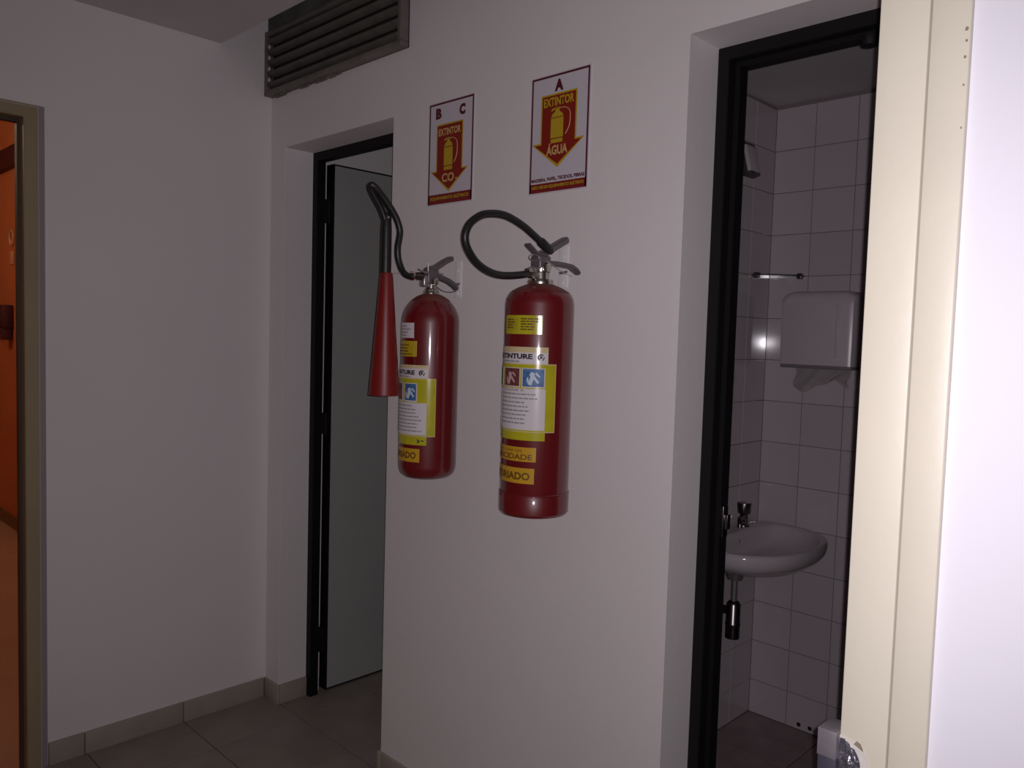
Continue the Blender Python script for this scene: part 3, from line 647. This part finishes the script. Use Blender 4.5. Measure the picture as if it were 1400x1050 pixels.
patch('brand_sticker', RL, -66, 49, Z(1.328), Z(1.366), 0, CREAM, e); patch('brand_field', RL, -65, 48, Z(1.332), Z(1.357), 1, PAPER, e)
ctext('EXTINTURE', RL, -56, 22, Z(1.340), Z(1.352), 2, INK, e, 0.05); ink_lines(RL, -40, 22, [Z(1.335)], 2, GREYINK, e)
bm = bmesh.new(); rr = RL+0.0014
ring_arc(bm, math.radians(36), Z(1.345), 0.0045, 0.008, 40, 250, rr); ring_arc(bm, math.radians(36), Z(1.345), 0.0, 0.0035, 0, 360, rr); ring_arc(bm, math.radians(36), Z(1.345), 0.006, 0.0085, -60, 10, rr)
from_bm('brand_logo', bm, INK, e)
patch('instruction_sticker', RL, -66, 64, Z(1.177), Z(1.331), 2, CREAM, e); patch('instruction_border', RL, -65, 63, Z(1.179), Z(1.329), 3, YEL2, e)
patch('lower_yellow_tab', RL, -66, 48, Z(1.154), Z(1.178), 1, YEL2, e)
patch('instruction_text_field', RL, -40, 47, Z(1.181), Z(1.266), 4, PAPER, e)
patch('picture_panel', RL, -2, 28, Z(1.268), Z(1.318), 4, PAPER, e); patch('picture', RL, 0, 26, Z(1.272), Z(1.316), 5, BLUE, e); figure(13, Z(1.292), RL, 6, PALEB, e)
patch('picture_panel', RL, -40, -8, Z(1.268), Z(1.318), 4, PAPER, e); patch('picture', RL, -38, -10, Z(1.272), Z(1.316), 5, REDPR, e)
ink_lines(RL, -36, 40, [Z(1.258-0.0095*k) for k in range(8)], 5, GREYINK, e)
ctext('›', RL, 28, 36, Z(1.160), Z(1.169), 2, INK, e, 0.04); ink_lines(RL, 37, 44, [Z(1.166)], 2, INK, e)
patch('inspected_sticker', RL, -70, 35, Z(1.108), Z(1.144), 0, ORY, e); ctext('VISTORIADO', RL, -64, 28, Z(1.117), Z(1.135), 1, BROWNINK, e, 0.04)
hook(XL-0.06, 1.606, 'pale wall hook holding the horned extinguisher')

# ------------------------------------------------------------------ bathroom things
# wash basin on the left bathroom wall
wb = empty('wash_basin', (BX, 0.99, -0.014)); tag(wb, 'white ceramic wall-hung wash basin with chrome tap and bottle trap', 'wash basin')
def basin():
    bm = bmesh.new(); n = 48; DX, DYY = 0.385, 0.280
    def outline(s, back):
        pts = []
        for i in range(n):
            t = 2*PI*i/n; c, s_ = math.cos(t), math.sin(t)
            x = 0.17 + (DX-0.17)*s*abs(c)**0.85 if c > 0 else 0.17 - (0.17-back)*abs(c)**0.40
            y = DYY*s*math.copysign(abs(s_)**0.9, s_)
            pts.append((x, y))
        return pts
    levels = [  # (scale, back x, z)
        (0.42,0.030,0.706),(0.62,0.015,0.710),(0.80,0.006,0.721),(0.93,0.003,0.741),(0.985,0.002,0.759),(1.0,0.002,0.775),(1.0,0.002,0.789),(0.985,0.004,0.797),(0.955,0.012,0.800),
        (0.90,0.085,0.798),(0.875,0.092,0.790),(0.84,0.098,0.772),(0.74,0.105,0.745),(0.54,0.115,0.727),(0.27,0.135,0.721),(0.06,0.160,0.720)]
    rings = []
    for s, b, z in levels: rings.append([bm.verts.new((x, y, z)) for x, y in outline(s, b)])
    for A, B in zip(rings, rings[1:]):
        for i in range(n): bm.faces.new((A[i],A[(i+1)%n],B[(i+1)%n],B[i]))
    bm.faces.new(rings[0]); bm.faces.new(rings[-1])
    return bm
bo = sharp(from_bm('bowl', basin(), CERAM, wb), 60)
lathe('drain', [(0,0.7205),(0.022,0.7205),(0.020,0.7235),(0,0.7235)], DARKCH, wb, 20, Matrix.Translation((0.185,0,0)))
fc = lathe('faucet', [(0,0.796),(0.024,0.796),(0.022,0.803),(0.015,0.808),(0.014,0.840),(0.0235,0.846),(0.0265,0.880),(0.025,0.884),(0,0.885)], DARKCH, wb, 10, Matrix.Translation((0.058,0.125,0)))
tube('spout', catmull([(0.060,0.120,0.820),(0.066,0.095,0.834),(0.076,0.066,0.836),(0.086,0.046,0.824),(0.088,0.042,0.808)], 5), [0.0095]*15+[0.0085]*6, DARKCH, wb, 12)
lathe('overflow_cap', [(0,0),(0.008,0),(0.006,0.003),(0,0.003)], STEEL, wb, 12, Matrix.Translation((0.098,0.02,0.765)) @ Matrix.Rotation(PI/2,4,'Y'))
TX_, TY_ = 0.155, -0.100
lathe('tailpiece', [(0,0.57),(0.011,0.57),(0.011,0.664),(0.026,0.669),(0.040,0.708),(0,0.711)], STEEL, wb, 20, Matrix.Translation((TX_,TY_,0)))
lathe('bottle_trap', [(0,0.508),(0.022,0.508),(0.024,0.467),(0.024,0.508),(0.0255,0.511),(0.0255,0.518),(0.0235,0.521),(0.0235,0.583),(0.018,0.591),(0.013,0.595),(0,0.595)], DARKCH, wb, 24, Matrix.Translation((TX_,TY_,0)))
tube('waste_pipe', catmull([(TX_-0.015,TY_,0.556),(TX_-0.07,TY_,0.556),(0.002,TY_,0.556)], 6), 0.014, DARKCH, wb, 14)
lathe('wall_flange', [(0,0),(0.034,0),(0.026,0.012),(0.016,0.016),(0,0.016)], STEEL, wb, 24, Matrix.Translation((0.001,TY_,0.556)) @ Matrix.Rotation(PI/2,4,'Y'))
tube('supply_hose', catmull([(0.012,TY_-0.02,0.600),(0.045,TY_-0.02,0.603),(0.062,TY_+0.02,0.65),(0.058,0.125,0.70),(0.058,0.125,0.75)], 6), 0.006, STEEL, wb, 10)
lathe('supply_valve', [(0,0),(0.02,0),(0.02,0.006),(0.011,0.010),(0.011,0.040),(0.017,0.044),(0.017,0.060),(0,0.060)], DARKCH, wb, 16, Matrix.Translation((0.001,TY_-0.02,0.600)) @ Matrix.Rotation(PI/2,4,'Y'))
# paper towel dispenser on the tiled back wall
PX0, PX1, PZ0, PZ1, PD = 0.715, 0.985, 1.378, 1.642, 0.118
td = empty('towel_dispenser', ((PX0+PX1)/2, BY, PZ0)); tag(td, 'off-white plastic paper towel dispenser on the tiled wall', 'dispenser')
hwp, hp = (PX1-PX0)/2, PZ1-PZ0
def rr_out(hw_, h, r, n=6):
    pts = [(-hw_,0),(hw_,0)]
    for i in range(n+1): t = PI/2*i/n; pts.append((hw_-r+r*math.cos(t), h-r*0.6+r*0.6*math.sin(t)))
    for i in range(n+1): t = PI/2+PI/2*i/n; pts.append((-hw_+r+r*math.cos(t), h-r*0.6+r*0.6*math.sin(t)))
    return pts
bm = bmesh.new(); o_ = rr_out(hwp, hp, 0.05); lv = [(-0.002,1.0),(-0.070,1.0),(-0.098,0.985),(-0.112,0.95),(-PD,0.86)]
rings = [[bm.verts.new((x*s, y, 0.008+(z-0.008)*(1-(1-s)*0.9))) for x, z in o_] for y, s in lv]
for A, B in zip(rings, rings[1:]):
    for i in range(len(o_)): bm.faces.new((A[i],A[(i+1)%len(o_)],B[(i+1)%len(o_)],B[i]))
bm.faces.new(rings[0]); bm.faces.new(rings[-1])
sharp(from_bm('cover', bm, PLAST, td), 45)
box('back_tray', (-hwp+0.006,-PD+0.010,-0.012), (hwp-0.006,-0.001,0.010), mat('grey_plastic_tray', (0.22,0.19,0.2), 0.4), td, bevel=0.004)
box('front_ridge', (hwp-0.062,-PD-0.004,0.03), (hwp-0.050,-PD+0.006,hp-0.05), PLAST, td, bevel=0.002)
lathe('lock_button', [(0,0),(0.006,0),(0.005,0.004),(0,0.005)], CHROME, td, 12, Matrix.Translation((hwp*0.93,-0.085,0.11)) @ Matrix.Rotation(PI/2,4,'Y'))
pt = empty('paper_towel', ((PX0+PX1)/2, BY-0.06, PZ0-0.012)); tag(pt, 'crumpled white paper towel hanging out of the dispenser', 'paper towel')
def sheet(name, x0, x1, drop, ph, y0):
    bm = bmesh.new(); G = {}
    for i in range(17):
        for j in range(9):
            u, v = i/16, j/8
            y = y0 + 0.010*math.sin(u*9+ph+v*2)*v + 0.004*math.sin(u*23+v*7)
            z = -0.001 - v*(drop + 0.022*math.sin(u*5.2+ph)) + 0.004*math.sin(u*17+ph)*v
            G[i,j] = bm.verts.new((x0+(x1-x0)*u+0.006*math.sin(v*5+ph), y, z))
    for i in range(16):
        for j in range(8): bm.faces.new((G[i,j],G[i+1,j],G[i+1,j+1],G[i,j+1]))
    bmesh.ops.solidify(bm, geom=list(bm.faces), thickness=0.0008)
    return sharp(from_bm(name, bm, TOWEL, pt), 60)
sheet('front_sheet', -0.085, 0.115, 0.060, 0.6, -0.02); sheet('rear_sheet', -0.06, 0.10, 0.045, 2.2, 0.006)
# glass corner shelf
cs = empty('corner_shelf', (BX, BY, 1.70)); tag(cs, 'small glass corner shelf held by two dark clips', 'shelf')
bm = bmesh.new(); pts = [(0.001,-0.001)] + [(0.001+0.14*math.cos(t), -0.001-0.14*math.sin(t)) for t in [PI/2*i/12 for i in range(13)]]
A = [bm.verts.new((x,y,0)) for x, y in pts]; B = [bm.verts.new((x,y,0.005)) for x, y in pts]
bm.faces.new(A); bm.faces.new(B); [bm.faces.new((A[i],A[(i+1)%len(A)],B[(i+1)%len(A)],B[i])) for i in range(len(A))]
from_bm('glass_plate', bm, GLASS, cs)
box('clip', (0.118,-0.022,-0.008), (0.136,-0.0002,0.013), DARKCH, cs, bevel=0.003); box('clip', (0.0002,-0.128,-0.008), (0.022,-0.110,0.013), DARKCH, cs, bevel=0.003)
# mirror, lamp, switch on the left bathroom wall
mi = empty('mirror', (BX, 0.83, 1.385)); tag(mi, 'dark-edged mirror on the wall above the wash basin', 'mirror')
box('mirror_frame', (0.0002,-0.22,0), (0.012,0.222,0.583), mat('dark_mirror_edge', (0.03,0.028,0.03), 0.4), mi, bevel=0.002); box('mirror_glass', (0.011,-0.205,0.015), (0.0135,0.207,0.568), MIRROR, mi)
wl = empty('wall_lamp', (BX, 1.055, 2.09)); tag(wl, 'small tilted lamp high on the bathroom wall', 'lamp')
box('lamp_bracket', (0.0002,-0.02,-0.015), (0.03,0.02,0.015), DARKCH, wl, bevel=0.003)
Mt = Matrix.Translation((0.045,0,0)) @ Matrix.Rotation(math.radians(-14), 4, 'Y')
box('lamp_housing', (-0.016,-0.035,-0.058), (0.016,0.035,0.058), DARKRED if False else mat('dark_lamp_housing', (0.06,0.05,0.055), 0.4), wl, bevel=0.003, M=Mt)
box('lamp_diffuser', (0.004,-0.037,-0.048), (0.0175,0.037,0.048), PLAST, wl, bevel=0.003, M=Mt)
sw = empty('light_switch', (BX, 1.062, 1.255)); tag(sw, 'white switch plate on the bathroom side wall', 'switch')
box('plate', (0.0002,-0.038,-0.058), (0.007,0.038,0.058), PLAST, sw, bevel=0.002); box('rocker', (0.006,-0.014,-0.025), (0.012,0.012,0.0), PLAST, sw, bevel=0.002); box('rocker', (0.006,-0.014,0.004), (0.012,0.012,0.03), PLAST, sw, bevel=0.002)
